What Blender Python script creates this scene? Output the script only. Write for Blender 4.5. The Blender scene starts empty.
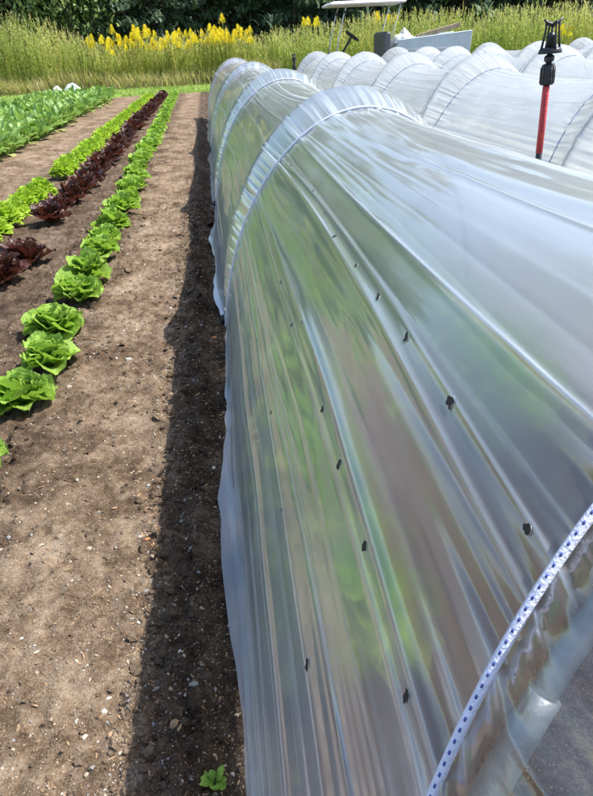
import bpy, math, random
import numpy as np
from mathutils import Matrix, Vector

random.seed(7)
RNG = np.random.default_rng(11)
scene = bpy.context.scene
COL = scene.collection

# ------------------------------------------------------------------ camera
CAM = np.array([0.0, 0.0, 1.45])
RT = np.array([0.990008, -0.133592, -0.045127])
UP = np.array([0.106346, 0.497221, 0.861082])
BK = np.array([-0.092596, -0.857277, 0.50646])
cd = bpy.data.cameras.new('camera')
cd.sensor_fit = 'VERTICAL'
cd.sensor_height = 24.0
cd.lens = 600.0 / 796.0 * 24.0
cd.clip_start = 0.02
cd.clip_end = 600.0
cam = bpy.data.objects.new('camera', cd)
COL.objects.link(cam)
cam.matrix_world = Matrix(((RT[0], UP[0], BK[0], 0), (RT[1], UP[1], BK[1], 0), (RT[2], UP[2], BK[2], CAM[2]), (0, 0, 0, 1)))
scene.camera = cam


def in_view(x, y, z0=0.0, z1=0.3, r=0.3):
    """is something of radius r at this place inside the photograph's frame (with a margin)"""
    for z in (z0, z1):
        for dx in (-r, 0, r):
            q = np.array([x + dx, y, z]) - CAM
            d = -(q @ BK)
            if d < 0.05:
                continue
            u, v = 296.5 + 600 * (q @ RT) / d, 398 - 600 * (q @ UP) / d
            if -12 < u < 605 and -12 < v < 808:
                return True
    return False


# ------------------------------------------------------------------ numpy noise
def _hash(ix, iy, seed):
    h = (ix.astype(np.int64) * 374761393 + iy.astype(np.int64) * 668265263 + seed * 1442695041) & 0x7fffffff
    h = ((h ^ (h >> 13)) * 1274126177) & 0x7fffffff
    h = ((h ^ (h >> 16)) * 2246822519) & 0x7fffffff
    return (h & 0xffff) / 65535.0


def vnoise(x, y, seed=0):
    x = np.asarray(x, float); y = np.asarray(y, float)
    x, y = np.broadcast_arrays(x, y)
    ix, iy = np.floor(x), np.floor(y)
    fx, fy = x - ix, y - iy
    fx = fx * fx * (3 - 2 * fx); fy = fy * fy * (3 - 2 * fy)
    a, b = _hash(ix, iy, seed), _hash(ix + 1, iy, seed)
    c, d = _hash(ix, iy + 1, seed), _hash(ix + 1, iy + 1, seed)
    return (a * (1 - fx) + b * fx) * (1 - fy) + (c * (1 - fx) + d * fx) * fy - 0.5


def fbm(x, y, seed=0, octv=4, lac=2.03, gain=0.5):
    s = 0.0; a = 1.0
    for o in range(octv):
        s = s + a * vnoise(np.asarray(x) * lac ** o + 17.3 * o, np.asarray(y) * lac ** o - 9.1 * o, seed + o)
        a *= gain
    return s


def sstep(a, b, x):
    t = np.clip((np.asarray(x, float) - a) / (b - a), 0, 1)
    return t * t * (3 - 2 * t)


def ground_z(x, y):
    x = np.asarray(x, float); y = np.asarray(y, float)
    near = 1 - sstep(9, 22, y)
    soil = 1 - sstep(25, 27, y)
    z = 0.030 * fbm(x * 1.6, y * 1.3, 1, 3) * soil
    # rough loose soil thrown against the film, smoother trodden strip beside it
    rough = 0.45 + 0.75 * sstep(-0.42, -0.22, x) * (1 - sstep(-0.20, -0.12, x)) - 0.3 * sstep(-0.20, -0.12, x) + 0.35 * (1 - sstep(-1.0, -0.8, x))
    cl = np.abs(fbm(x * 11, y * 11, 5, 3))
    z = z + near * soil * rough * (0.075 * cl + 0.040 * fbm(x * 30, y * 30, 9, 3))
    z = z - 0.030 * soil * sstep(-0.20, -0.12, x) * (1 - sstep(1.5, 1.6, x))
    z = z + 0.10 * fbm(x * 0.3, y * 0.3, 3, 3) * (1 - soil)
    z = z - 0.035 * soil * np.exp(-((x + 2.75) / 0.35) ** 2) - 0.012 * soil * np.exp(-((x + 0.45) / 0.2) ** 2)
    return z


def gz(x, y):
    return float(ground_z(np.array([x]), np.array([y]))[0])


# ------------------------------------------------------------------ materials
def new_mat(name):
    m = bpy.data.materials.new(name)
    m.use_nodes = True
    nt = m.node_tree
    for n in list(nt.nodes):
        nt.nodes.remove(n)
    out = nt.nodes.new('ShaderNodeOutputMaterial')
    return m, nt, out


def node(nt, kind, **kw):
    n = nt.nodes.new(kind)
    for k, v in kw.items():
        if k in n.inputs:
            n.inputs[k].default_value = v
        else:
            setattr(n, k, v)
    return n


def L(nt, a, b):
    nt.links.new(a, b)


def c4(c):
    return (c[0], c[1], c[2], 1.0)


def ramp(nt, fac, stops):
    r = nt.nodes.new('ShaderNodeValToRGB')
    e = r.color_ramp.elements
    e[0].position, e[0].color = stops[0][0], c4(stops[0][1])
    e[1].position, e[1].color = stops[-1][0], c4(stops[-1][1])
    for p, c in stops[1:-1]:
        k = e.new(p); k.color = c4(c)
    L(nt, fac, r.inputs[0])
    return r.outputs[0]


def noise(nt, vec, scale, detail=4.0, rough=0.55):
    n = node(nt, 'ShaderNodeTexNoise', Scale=scale, Detail=detail, Roughness=rough)
    if vec is not None:
        L(nt, vec, n.inputs['Vector'])
    return n.outputs['Fac']


def math_n(nt, op, a, b=None, clamp=False):
    n = nt.nodes.new('ShaderNodeMath'); n.operation = op; n.use_clamp = clamp
    for i, v in enumerate((a, b)):
        if v is None:
            continue
        if isinstance(v, (int, float)):
            n.inputs[i].default_value = v
        else:
            L(nt, v, n.inputs[i])
    return n.outputs[0]


def mixc(nt, fac, a, b, mode='MIX'):
    n = nt.nodes.new('ShaderNodeMix'); n.data_type = 'RGBA'; n.blend_type = mode
    if isinstance(fac, (int, float)):
        n.inputs[0].default_value = fac
    else:
        L(nt, fac, n.inputs[0])
    for i, v in ((6, a), (7, b)):
        if isinstance(v, tuple):
            n.inputs[i].default_value = c4(v)
        else:
            L(nt, v, n.inputs[i])
    return n.outputs[2]


def plain(name, col, rough=0.6, metal=0.0, var=0.25, scale=12.0, bump=0.0, spec=0.5):
    m, nt, out = new_mat(name)
    tc = node(nt, 'ShaderNodeTexCoord')
    f = noise(nt, tc.outputs['Object'], scale)
    lo = tuple(max(0, c * (1 - var)) for c in col); hi = tuple(min(1, c * (1 + var)) for c in col)
    b = node(nt, 'ShaderNodeBsdfPrincipled', Roughness=rough, Metallic=metal)
    b.inputs['Specular IOR Level'].default_value = spec
    L(nt, ramp(nt, f, [(0.3, lo), (0.7, hi)]), b.inputs['Base Color'])
    if bump:
        bp = node(nt, 'ShaderNodeBump', Strength=bump, Distance=0.01)
        L(nt, noise(nt, tc.outputs['Object'], scale * 4), bp.inputs['Height'])
        L(nt, bp.outputs[0], b.inputs['Normal'])
    L(nt, b.outputs[0], out.inputs[0])
    return m


def leaf_mat(name, dark, light, rib=None, transl=0.35, tcol=None, rough=0.42, scale=9.0, base_col=None, tip_col=None, spec=0.4):
    m, nt, out = new_mat(name)
    tc = node(nt, 'ShaderNodeTexCoord')
    oi = node(nt, 'ShaderNodeObjectInfo')
    f = noise(nt, tc.outputs['Object'], scale, 3.0)
    f2 = math_n(nt, 'ADD', f, math_n(nt, 'MULTIPLY', math_n(nt, 'SUBTRACT', oi.outputs['Random'], 0.5), 0.25))
    col = ramp(nt, f2, [(0.28, dark), (0.72, light)])
    uv = node(nt, 'ShaderNodeSeparateXYZ')
    L(nt, tc.outputs['UV'], uv.inputs[0])
    if base_col:
        k = math_n(nt, 'SUBTRACT', 1.0, math_n(nt, 'MULTIPLY', uv.outputs['Y'], 2.4), True)
        col = mixc(nt, k, col, base_col)
    if tip_col:
        k = math_n(nt, 'SUBTRACT', math_n(nt, 'MULTIPLY', uv.outputs['Y'], 2.2), 1.1, True)
        col = mixc(nt, k, col, tip_col)
    if rib:
        a = math_n(nt, 'ABSOLUTE', math_n(nt, 'SUBTRACT', uv.outputs['X'], 0.5))
        k = math_n(nt, 'SUBTRACT', 0.85, math_n(nt, 'MULTIPLY', a, 16.0), True)
        w = math_n(nt, 'SUBTRACT', 1.1, uv.outputs['Y'], True)
        col = mixc(nt, math_n(nt, 'MULTIPLY', k, w), col, rib)
    b = node(nt, 'ShaderNodeBsdfPrincipled', Roughness=rough)
    b.inputs['Specular IOR Level'].default_value = spec
    L(nt, col, b.inputs['Base Color'])
    bp = node(nt, 'ShaderNodeBump', Strength=0.85, Distance=0.008)
    L(nt, math_n(nt, 'ADD', noise(nt, tc.outputs['Object'], 70.0, 2.0), math_n(nt, 'MULTIPLY', noise(nt, tc.outputs['Object'], 32.0, 2.0), 1.5)), bp.inputs['Height'])
    L(nt, bp.outputs[0], b.inputs['Normal'])
    tr = node(nt, 'ShaderNodeBsdfTranslucent')
    if tcol:
        L(nt, mixc(nt, 0.7, col, tcol), tr.inputs['Color'])
    else:
        L(nt, col, tr.inputs['Color'])
    mx = node(nt, 'ShaderNodeMixShader', Fac=transl)
    L(nt, b.outputs[0], mx.inputs[1]); L(nt, tr.outputs[0], mx.inputs[2])
    L(nt, mx.outputs[0], out.inputs[0])
    return m


def film_mat(name, haze=0.22, edge=0.6, clear=0.75, blur=0.0, gloss_rough=0.10, gloss_gain=1.0, white=(0.80, 0.83, 0.85), bump=0.25, streak=0.5, crease=0.3, mt=0.55, power=3.0, cap=1.0):
    """thin greenhouse film: clear part, milky part that scatters light, sky reflection"""
    m, nt, out = new_mat(name)
    tc = node(nt, 'ShaderNodeTexCoord')
    mp = node(nt, 'ShaderNodeMapping')
    mp.inputs['Scale'].default_value = (1.0, 0.06, 1.0)
    L(nt, tc.outputs['Object'], mp.inputs['Vector'])
    st = noise(nt, mp.outputs[0], 45.0, 4.0)
    fine = noise(nt, tc.outputs['Object'], 160.0, 3.0)
    broad = noise(nt, tc.outputs['Object'], 5.0, 4.0)
    hgt = math_n(nt, 'ADD', math_n(nt, 'MULTIPLY', st, 1.0), math_n(nt, 'MULTIPLY', fine, 0.25))
    bp = node(nt, 'ShaderNodeBump', Strength=bump, Distance=0.004)
    L(nt, hgt, bp.inputs['Height'])
    lw = node(nt, 'ShaderNodeLayerWeight', Blend=0.5)
    L(nt, bp.outputs[0], lw.inputs['Normal'])
    face = lw.outputs['Facing']
    fr = node(nt, 'ShaderNodeFresnel', IOR=1.5)
    L(nt, bp.outputs[0], fr.inputs['Normal'])
    refl = math_n(nt, 'MINIMUM', math_n(nt, 'MULTIPLY', fr.outputs[0], 1.6 * gloss_gain), 0.34)
    # milky fraction: scuffs and dust plus the longer path at a slant
    hz = math_n(nt, 'MINIMUM', math_n(nt, 'ADD', haze, math_n(nt, 'MULTIPLY', math_n(nt, 'POWER', face, power), edge)), cap)
    hz = math_n(nt, 'MULTIPLY', hz, math_n(nt, 'ADD', 1.0 - streak * 0.5, math_n(nt, 'MULTIPLY', st, streak)))
    hz = math_n(nt, 'MULTIPLY', hz, math_n(nt, 'ADD', 0.7, math_n(nt, 'MULTIPLY', broad, 0.6)))
    cr = node(nt, 'ShaderNodeAttribute', attribute_name='crease')     # stress-whitened fold lines, with the folds' bright highlights painted in
    hz = math_n(nt, 'ADD', hz, math_n(nt, 'MULTIPLY', cr.outputs['Fac'], crease), True)
    fg = node(nt, 'ShaderNodeAttribute', attribute_name='fog')        # damp film is fogged, the taut end by the first hoop is dry
    hz = math_n(nt, 'MULTIPLY', hz, math_n(nt, 'ADD', 0.45, math_n(nt, 'MULTIPLY', fg.outputs['Fac'], 0.55)))
    tp = node(nt, 'ShaderNodeBsdfTransparent', Color=(0.93, 0.945, 0.94, 1))
    if blur > 0:
        rf = node(nt, 'ShaderNodeBsdfRefraction', IOR=1.10, Roughness=0.5, Color=(0.96, 0.975, 0.955, 1))
        L(nt, bp.outputs[0], rf.inputs['Normal'])
        mb = node(nt, 'ShaderNodeMixShader')
        L(nt, math_n(nt, 'MULTIPLY', fg.outputs['Fac'], blur), mb.inputs[0])
        L(nt, tp.outputs[0], mb.inputs[1]); L(nt, rf.outputs[0], mb.inputs[2])
        through = mb.outputs[0]
    else:
        through = tp.outputs[0]
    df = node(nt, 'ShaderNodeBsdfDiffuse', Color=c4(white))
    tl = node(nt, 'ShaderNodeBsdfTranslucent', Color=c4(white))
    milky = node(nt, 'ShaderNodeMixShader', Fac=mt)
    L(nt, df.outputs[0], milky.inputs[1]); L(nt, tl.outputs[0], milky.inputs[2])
    body = node(nt, 'ShaderNodeMixShader')
    L(nt, hz, body.inputs[0]); L(nt, through, body.inputs[1]); L(nt, milky.outputs[0], body.inputs[2])
    gl = node(nt, 'ShaderNodeBsdfGlossy', Roughness=gloss_rough, Color=(1, 1, 1, 1))
    L(nt, bp.outputs[0], gl.inputs['Normal'])
    fin = node(nt, 'ShaderNodeMixShader')
    L(nt, refl, fin.inputs[0]); L(nt, body.outputs[0], fin.inputs[1]); L(nt, gl.outputs[0], fin.inputs[2])
    L(nt, fin.outputs[0], out.inputs[0])
    return m


def ground_mat():
    m, nt, out = new_mat('field_soil_and_grass')
    tc = node(nt, 'ShaderNodeTexCoord')
    P = tc.outputs['Object']
    sp = node(nt, 'ShaderNodeSeparateXYZ'); L(nt, P, sp.inputs[0])
    X, Y = sp.outputs['X'], sp.outputs['Y']
    n1 = noise(nt, P, 2.3, 6.0, 0.62)
    n2 = noise(nt, P, 26.0, 6.0, 0.7)
    n3 = noise(nt, P, 170.0, 4.0, 0.7)
    n4 = noise(nt, P, 8.0, 5.0, 0.65)
    mixn = math_n(nt, 'ADD', math_n(nt, 'ADD', math_n(nt, 'MULTIPLY', n1, 0.35), math_n(nt, 'MULTIPLY', n4, 0.30)), math_n(nt, 'ADD', math_n(nt, 'MULTIPLY', n2, 0.33), math_n(nt, 'MULTIPLY', n3, 0.30)))
    mixn = math_n(nt, 'ADD', math_n(nt, 'MULTIPLY', math_n(nt, 'SUBTRACT', mixn, 0.64), 1.5), 0.53)
    dry = ramp(nt, mixn, [(0.36, (0.066, 0.041, 0.025)), (0.48, (0.155, 0.105, 0.067)), (0.57, (0.260, 0.186, 0.124)), (0.70, (0.41, 0.318, 0.228))])
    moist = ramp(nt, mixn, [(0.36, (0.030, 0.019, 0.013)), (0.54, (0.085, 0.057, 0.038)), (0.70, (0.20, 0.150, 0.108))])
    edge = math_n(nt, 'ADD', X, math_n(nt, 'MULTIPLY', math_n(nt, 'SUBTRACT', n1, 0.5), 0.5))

    def band(v, a, b):
        r = nt.nodes.new('ShaderNodeMapRange'); r.interpolation_type = 'SMOOTHSTEP'
        r.inputs['From Min'].default_value = a; r.inputs['From Max'].default_value = b
        L(nt, v, r.inputs['Value'])
        return r.outputs[0]
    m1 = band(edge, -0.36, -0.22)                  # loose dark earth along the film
    m2 = math_n(nt, 'MULTIPLY', band(edge, -0.72, -1.0), 0.75)   # watered bed under the lettuces
    m2 = math_n(nt, 'MULTIPLY', m2, band(edge, -2.75, -2.25))
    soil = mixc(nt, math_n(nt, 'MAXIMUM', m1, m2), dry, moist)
    # grey and pale flecks of grit
    vo = node(nt, 'ShaderNodeTexVoronoi', Scale=95.0); L(nt, P, vo.inputs['Vector'])
    fl = math_n(nt, 'LESS_THAN', vo.outputs['Distance'], 0.16)
    sel = node(nt, 'ShaderNodeSeparateColor'); L(nt, vo.outputs['Color'], sel.inputs[0])
    fl = math_n(nt, 'MULTIPLY', fl, math_n(nt, 'GREATER_THAN', sel.outputs[0], 0.72))
    soil = mixc(nt, math_n(nt, 'MULTIPLY', fl, 0.8), soil, (0.42, 0.35, 0.27))
    ng = noise(nt, P, 1.1, 5.0, 0.65)
    grass = ramp(nt, ng, [(0.3, (0.12, 0.21, 0.035)), (0.55, (0.19, 0.30, 0.05)), (0.75, (0.27, 0.35, 0.08))])
    gy = band(math_n(nt, 'ADD', Y, math_n(nt, 'MULTIPLY', math_n(nt, 'SUBTRACT', n1, 0.5), 2.2)), 26.4, 27.2)
    col = mixc(nt, gy, soil, grass)
    b = node(nt, 'ShaderNodeBsdfPrincipled', Roughness=0.95)
    b.inputs['Specular IOR Level'].default_value = 0.15
    L(nt, col, b.inputs['Base Color'])
    bp = node(nt, 'ShaderNodeBump', Strength=1.0, Distance=0.02)
    L(nt, math_n(nt, 'ADD', n2, math_n(nt, 'MULTIPLY', n3, 0.55)), bp.inputs['Height'])
    L(nt, bp.outputs[0], b.inputs['Normal'])
    L(nt, b.outputs[0], out.inputs[0])
    return m


M = {}
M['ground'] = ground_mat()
M['film'] = film_mat('clear_film', haze=0.05, edge=1.15, power=2.6, cap=0.35, blur=0.76, gloss_rough=0.06, gloss_gain=1.35, bump=0.12, streak=0.7, crease=0.85, mt=0.42, white=(0.84, 0.91, 0.98))  # bluish white: sky reflection put into the film's own colour
M['row_film'] = film_mat('milky_film', haze=0.87, edge=0.3, blur=0.0, gloss_rough=0.20, gloss_gain=0.7, bump=1.0, streak=0.6, crease=0.35, white=(0.95, 0.985, 0.98), mt=0.72)
M['steel'] = plain('galvanised_steel', (0.28, 0.29, 0.295), 0.5, 0.7, 0.18, 30, 0.1)
M['rope'] = plain('white_cord', (0.72, 0.76, 0.92), 0.6, 0, 0.10, 60, 0.4)
M['row_cord'] = plain('blue_grey_cord', (0.30, 0.36, 0.55), 0.6, 0, 0.15, 60)
M['cord_fleck'] = plain('blue_cord_fleck', (0.07, 0.10, 0.34), 0.6, 0, 0.2, 60)
M['hole_shade'] = plain('painted_hole_shade', (0.022, 0.020, 0.015), 0.7, 0, 0.4, 80)  # dark tone painted for the shade seen through the vent holes
M['scuff'] = plain('white_scuffed_film', (0.36, 0.39, 0.38), 0.5, 0, 0.1, 80)
M['butter'] = leaf_mat('butterhead_leaf', (0.085, 0.21, 0.018), (0.30, 0.475, 0.075), rib=(0.45, 0.58, 0.22), transl=0.38, tcol=(0.36, 0.60, 0.05), rough=0.5, spec=0.3, scale=14, tip_col=(0.33, 0.50, 0.09))
M['lime'] = leaf_mat('lime_leaf', (0.30, 0.47, 0.03), (0.48, 0.66, 0.08), rib=(0.45, 0.6, 0.16), transl=0.4, tcol=(0.45, 0.65, 0.05), scale=16)
M['red'] = leaf_mat('red_leaf', (0.034, 0.013, 0.010), (0.120, 0.048, 0.034), rib=(0.15, 0.10, 0.045), transl=0.22, tcol=(0.18, 0.04, 0.02), base_col=(0.10, 0.11, 0.025), rough=0.33, spec=0.6)
M['broad'] = leaf_mat('broad_leaf', (0.13, 0.27, 0.045), (0.32, 0.48, 0.13), rib=(0.42, 0.55, 0.22), transl=0.34, tcol=(0.32, 0.52, 0.08), rough=0.38, spec=0.55, scale=6)
M['yellowed'] = leaf_mat('yellowed_leaf', (0.28, 0.36, 0.08), (0.50, 0.52, 0.20), rib=(0.5, 0.55, 0.3), transl=0.3)
M['weed_a'] = leaf_mat('weed_leaf_yellow', (0.48, 0.47, 0.12), (0.74, 0.70, 0.28), transl=0.55, scale=0.8)
M['weed_b'] = leaf_mat('weed_leaf_green', (0.34, 0.42, 0.08), (0.56, 0.61, 0.17), transl=0.55, scale=0.8)
M['weed_c'] = leaf_mat('weed_leaf_dark', (0.20, 0.28, 0.06), (0.36, 0.44, 0.11), transl=0.55, scale=0.8)
M['straw'] = leaf_mat('dry_grass', (0.42, 0.36, 0.17), (0.66, 0.57, 0.31), transl=0.2, scale=0.8)
M['mown'] = leaf_mat('mown_grass', (0.24, 0.38, 0.06), (0.45, 0.58, 0.13), transl=0.3, scale=1.5)
M['goldenrod'] = leaf_mat('goldenrod_bloom', (0.88, 0.72, 0.02), (0.95, 0.86, 0.08), transl=0.4, scale=8)
M['tree_leaf'] = leaf_mat('tree_leaf', (0.19, 0.29, 0.11), (0.40, 0.50, 0.19), transl=0.5, scale=0.5)
M['needle'] = leaf_mat('needle_spray', (0.085, 0.14, 0.09), (0.19, 0.26, 0.155), transl=0.45, scale=0.5)
M['bark'] = plain('bark', (0.075, 0.058, 0.045), 0.9, 0, 0.4, 6, 0.6)
M['black'] = plain('black_plastic', (0.016, 0.017, 0.020), 0.42, 0, 0.3, 30, 0.15)
M['red_band'] = plain('red_sleeve', (0.56, 0.055, 0.055), 0.5, 0, 0.15, 40)
M['red_ink'] = plain('dark_print', (0.13, 0.012, 0.02), 0.6, 0, 0.2, 40)
M['cart_white'] = plain('cart_white_roof', (0.76, 0.76, 0.74), 0.45, 0, 0.06, 4)
M['cart_metal'] = plain('cart_metal', (0.55, 0.57, 0.58), 0.4, 0.6, 0.1, 10)
M['cart_dark'] = plain('cart_dark', (0.022, 0.023, 0.024), 0.55, 0, 0.3, 10)
M['cart_grey'] = plain('cart_grey_vinyl', (0.10, 0.105, 0.105), 0.55, 0, 0.2, 10)
M['cart_green'] = plain('cart_green_paint', (0.015, 0.16, 0.11), 0.35, 0, 0.1, 4)
M['cart_blue'] = plain('cargo_panel', (0.47, 0.55, 0.57), 0.5, 0, 0.08, 5)
M['board'] = plain('weathered_board', (0.45, 0.33, 0.20), 0.75, 0, 0.3, 9, 0.3)
M['tyre'] = plain('tyre_rubber', (0.02, 0.02, 0.02), 0.85, 0, 0.2, 20, 0.3)
M['cloth'] = plain('white_cloth', (0.80, 0.80, 0.78), 0.8, 0, 0.06, 12, 0.3)
M['grit_pale'] = plain('pale_grit', (0.40, 0.32, 0.23), 0.85, 0, 0.35, 60)
M['grit_white'] = plain('whitish_stone', (0.50, 0.46, 0.39), 0.8, 0, 0.2, 60)
M['grit_grey'] = plain('grey_stone', (0.24, 0.235, 0.225), 0.8, 0, 0.3, 60)
M['chip'] = plain('wood_chip', (0.30, 0.20, 0.115), 0.85, 0, 0.4, 60)
M['clod'] = plain('dark_clod', (0.105, 0.076, 0.054), 0.95, 0, 0.4, 60, 0.5)
M['orange_chip'] = plain('orange_chip', (0.46, 0.19, 0.075), 0.8, 0, 0.2, 60)
M['red_chip'] = plain('red_plastic_bit', (0.65, 0.09, 0.05), 0.5, 0, 0.1, 60)


# ------------------------------------------------------------------ mesh builder
class MB:
    def __init__(self):
        self.v = []; self.f = []; self.uv = []; self.mi = []; self.n = 0

    def add(self, v, f, uv=None, mi=0):
        v = np.asarray(v, float).reshape(-1, 3)
        self.v.append(v)
        f = [tuple(i + self.n for i in q) for q in f]
        self.f += f
        self.mi += [mi] * len(f)
        self.uv.append(np.zeros((len(v), 2)) if uv is None else np.asarray(uv, float))
        self.n += len(v)

    def grid(self, P, uv=None, mi=0, flip=False):
        """P: (rows, cols, 3)"""
        r, c = P.shape[:2]
        i = np.arange(r * c).reshape(r, c)
        q = np.stack([i[:-1, :-1], i[:-1, 1:], i[1:, 1:], i[1:, :-1]], -1).reshape(-1, 4)
        if flip:
            q = q[:, ::-1]
        if uv is None:
            gu, gv = np.meshgrid(np.linspace(0, 1, c), np.linspace(0, 1, r))
            uv = np.stack([gu, gv], -1)
        self.add(P.reshape(-1, 3), q.tolist(), np.asarray(uv).reshape(-1, 2), mi)

    def tube(self, pts, rad, seg=8, mi=0, cap=True):
        pts = np.asarray(pts, float)
        n = len(pts)
        rad = np.broadcast_to(np.asarray(rad, float), (n,))
        T = np.gradient(pts, axis=0)
        T /= np.linalg.norm(T, axis=1)[:, None] + 1e-12
        up = np.array([0.0, 0, 1]) if abs(T[0, 2]) < 0.9 else np.array([0, 1.0, 0])
        rings = []
        a = np.linspace(0, 2 * math.pi, seg, endpoint=False)
        for k in range(n):
            up = up - T[k] * (up @ T[k]); up /= np.linalg.norm(up) + 1e-12
            bi = np.cross(T[k], up)
            rings.append(pts[k] + rad[k] * (np.cos(a)[:, None] * up + np.sin(a)[:, None] * bi))
        R = np.array(rings)
        fs = []
        for k in range(n - 1):
            for j in range(seg):
                j2 = (j + 1) % seg
                fs.append((k * seg + j, k * seg + j2, (k + 1) * seg + j2, (k + 1) * seg + j))
        if cap:
            fs.append(tuple(range(seg))[::-1]); fs.append(tuple(range((n - 1) * seg, n * seg)))
        self.add(R.reshape(-1, 3), fs, None, mi)

    def box(self, lo, hi, mi=0, rot=None, bev=0.0):
        lo = np.array(lo, float); hi = np.array(hi, float)
        if bev > 0:
            bev = min(bev, 0.45 * float((hi - lo).min()))
            vs = []
            c = (lo + hi) / 2; h = (hi - lo) / 2
            for sx in (-1, 1):
                for sy in (-1, 1):
                    for sz in (-1, 1):
                        s = np.array([sx, sy, sz])
                        for ax in range(3):
                            p = h - bev; p[ax] = h[ax]
                            vs.append(c + s * p)
            import bmesh
            bm = bmesh.new()
            for p in vs:
                bm.verts.new(p)
            bmesh.ops.convex_hull(bm, input=bm.verts)
            bm.verts.ensure_lookup_table(); bm.verts.index_update()
            v = np.array([q.co[:] for q in bm.verts]); f = [tuple(x.index for x in q.verts) for q in bm.faces]
            bm.free()
        else:
            v = np.array([[x, y, z] for x in (lo[0], hi[0]) for y in (lo[1], hi[1]) for z in (lo[2], hi[2])])
            f = [(0, 1, 3, 2), (4, 6, 7, 5), (0, 4, 5, 1), (2, 3, 7, 6), (0, 2, 6, 4), (1, 5, 7, 3)]
        if rot is not None:
            c = (lo + hi) / 2
            v = (v - c) @ np.asarray(rot).T + c
        self.add(v, f, None, mi)

    def lathe(self, prof, seg=20, origin=(0, 0, 0), mi=0):
        a = np.linspace(0, 2 * math.pi, seg, endpoint=False)
        R = np.array([[[r * math.cos(t) + origin[0], r * math.sin(t) + origin[1], z + origin[2]] for t in a] for r, z in prof])
        n = len(prof); fs = []
        for k in range(n - 1):
            for j in range(seg):
                j2 = (j + 1) % seg
                fs.append((k * seg + j, k * seg + j2, (k + 1) * seg + j2, (k + 1) * seg + j))
        self.add(R.reshape(-1, 3), fs, None, mi)

    def mesh(self, name, mats, smooth=True):
        me = bpy.data.meshes.new(name)
        V = np.concatenate(self.v) if self.v else np.zeros((0, 3))
        me.from_pydata(V.tolist(), [], self.f)
        if not isinstance(mats, (list, tuple)):
            mats = [mats]
        for mt in mats:
            me.materials.append(mt)
        me.polygons.foreach_set('material_index', np.array(self.mi, dtype=np.int32))
        if smooth:
            me.polygons.foreach_set('use_smooth', np.ones(len(self.f), dtype=bool))
        U = np.concatenate(self.uv)
        ul = me.uv_layers.new(name='UVMap')
        li = np.empty(len(me.loops), dtype=np.int32)
        me.loops.foreach_get('vertex_index', li)
        ul.data.foreach_set('uv', U[li].ravel())
        if getattr(self, 'crease', None) is not None:
            at = me.attributes.new('crease', 'FLOAT', 'POINT')
            at.data.foreach_set('value', np.ascontiguousarray(self.crease, dtype=np.float32))
            at = me.attributes.new('fog', 'FLOAT', 'POINT')
            at.data.foreach_set('value', np.ascontiguousarray(self.fog, dtype=np.float32))
        me.update()
        return me

    def build(self, name, mats, parent=None, smooth=True):
        return link(name, self.mesh(name, mats, smooth), parent)


def link(name, me, parent=None):
    o = bpy.data.objects.new(name, me)
    COL.objects.link(o)
    if parent is not None:
        o.parent = parent
    return o


def tag(o, label=None, cat=None, group=None, kind=None):
    if label: o['label'] = label
    if cat: o['category'] = cat
    if group: o['group'] = group
    if kind: o['kind'] = kind
    return o


def empty(name, loc, label, cat, group=None, rz=0.0):
    o = bpy.data.objects.new(name, None)
    o.empty_display_size = 0.1
    COL.objects.link(o)
    o.location = loc; o.rotation_euler = (0, 0, rz)
    return tag(o, label, cat, group)


ORD = ['first', 'second', 'third', 'fourth', 'fifth', 'sixth', 'seventh', 'eighth', 'ninth', 'tenth', 'eleventh', 'twelfth',
       'thirteenth', 'fourteenth', 'fifteenth', 'sixteenth']

# ------------------------------------------------------------------ ground
def axis(parts):
    out = [parts[0][0]]
    for a, b, s0, s1 in parts:
        x = a; d = s0
        n = max(2, int(round((b - a) / ((s0 + s1) / 2))))
        w = np.linspace(s0, s1, n); w *= (b - a) / w.sum()
        out += list(a + np.cumsum(w))
    return np.array(out)


gx = axis([(-200, -40, 40, 10), (-40, -6, 8, 0.25), (-6, -1.7, 0.14, 0.04), (-1.7, 0.12, 0.0125, 0.0125), (0.12, 2.2, 0.03, 0.09), (2.2, 12, 0.15, 0.6), (12, 200, 1.5, 40)])
gy = axis([(-60, -2, 20, 0.6), (-2, 0.5, 0.5, 0.013), (0.5, 2.6, 0.012, 0.016), (2.6, 7, 0.017, 0.05), (7, 28, 0.055, 0.3), (28, 60, 0.4, 3), (60, 450, 5, 70)])
GX, GY = np.meshgrid(gx, gy)
gm = MB()
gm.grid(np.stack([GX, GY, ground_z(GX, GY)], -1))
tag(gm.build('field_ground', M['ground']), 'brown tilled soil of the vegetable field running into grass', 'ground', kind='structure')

# ------------------------------------------------------------------ low tunnels
W_, CX_, HZ_ = 0.77, 0.73, 1.26
# table for arc length -> angle
_t = np.linspace(0, math.pi, 4000)
_x, _z = -W_ * np.cos(_t), HZ_ * np.sin(_t)
_s = np.concatenate([[0], np.cumsum(np.hypot(np.diff(_x), np.diff(_z)))])
ARC = _s[-1]


def s2t(s):
    return np.interp(s, _s, _t)


def t2s(t):
    return np.interp(t, _t, _s)


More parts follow.
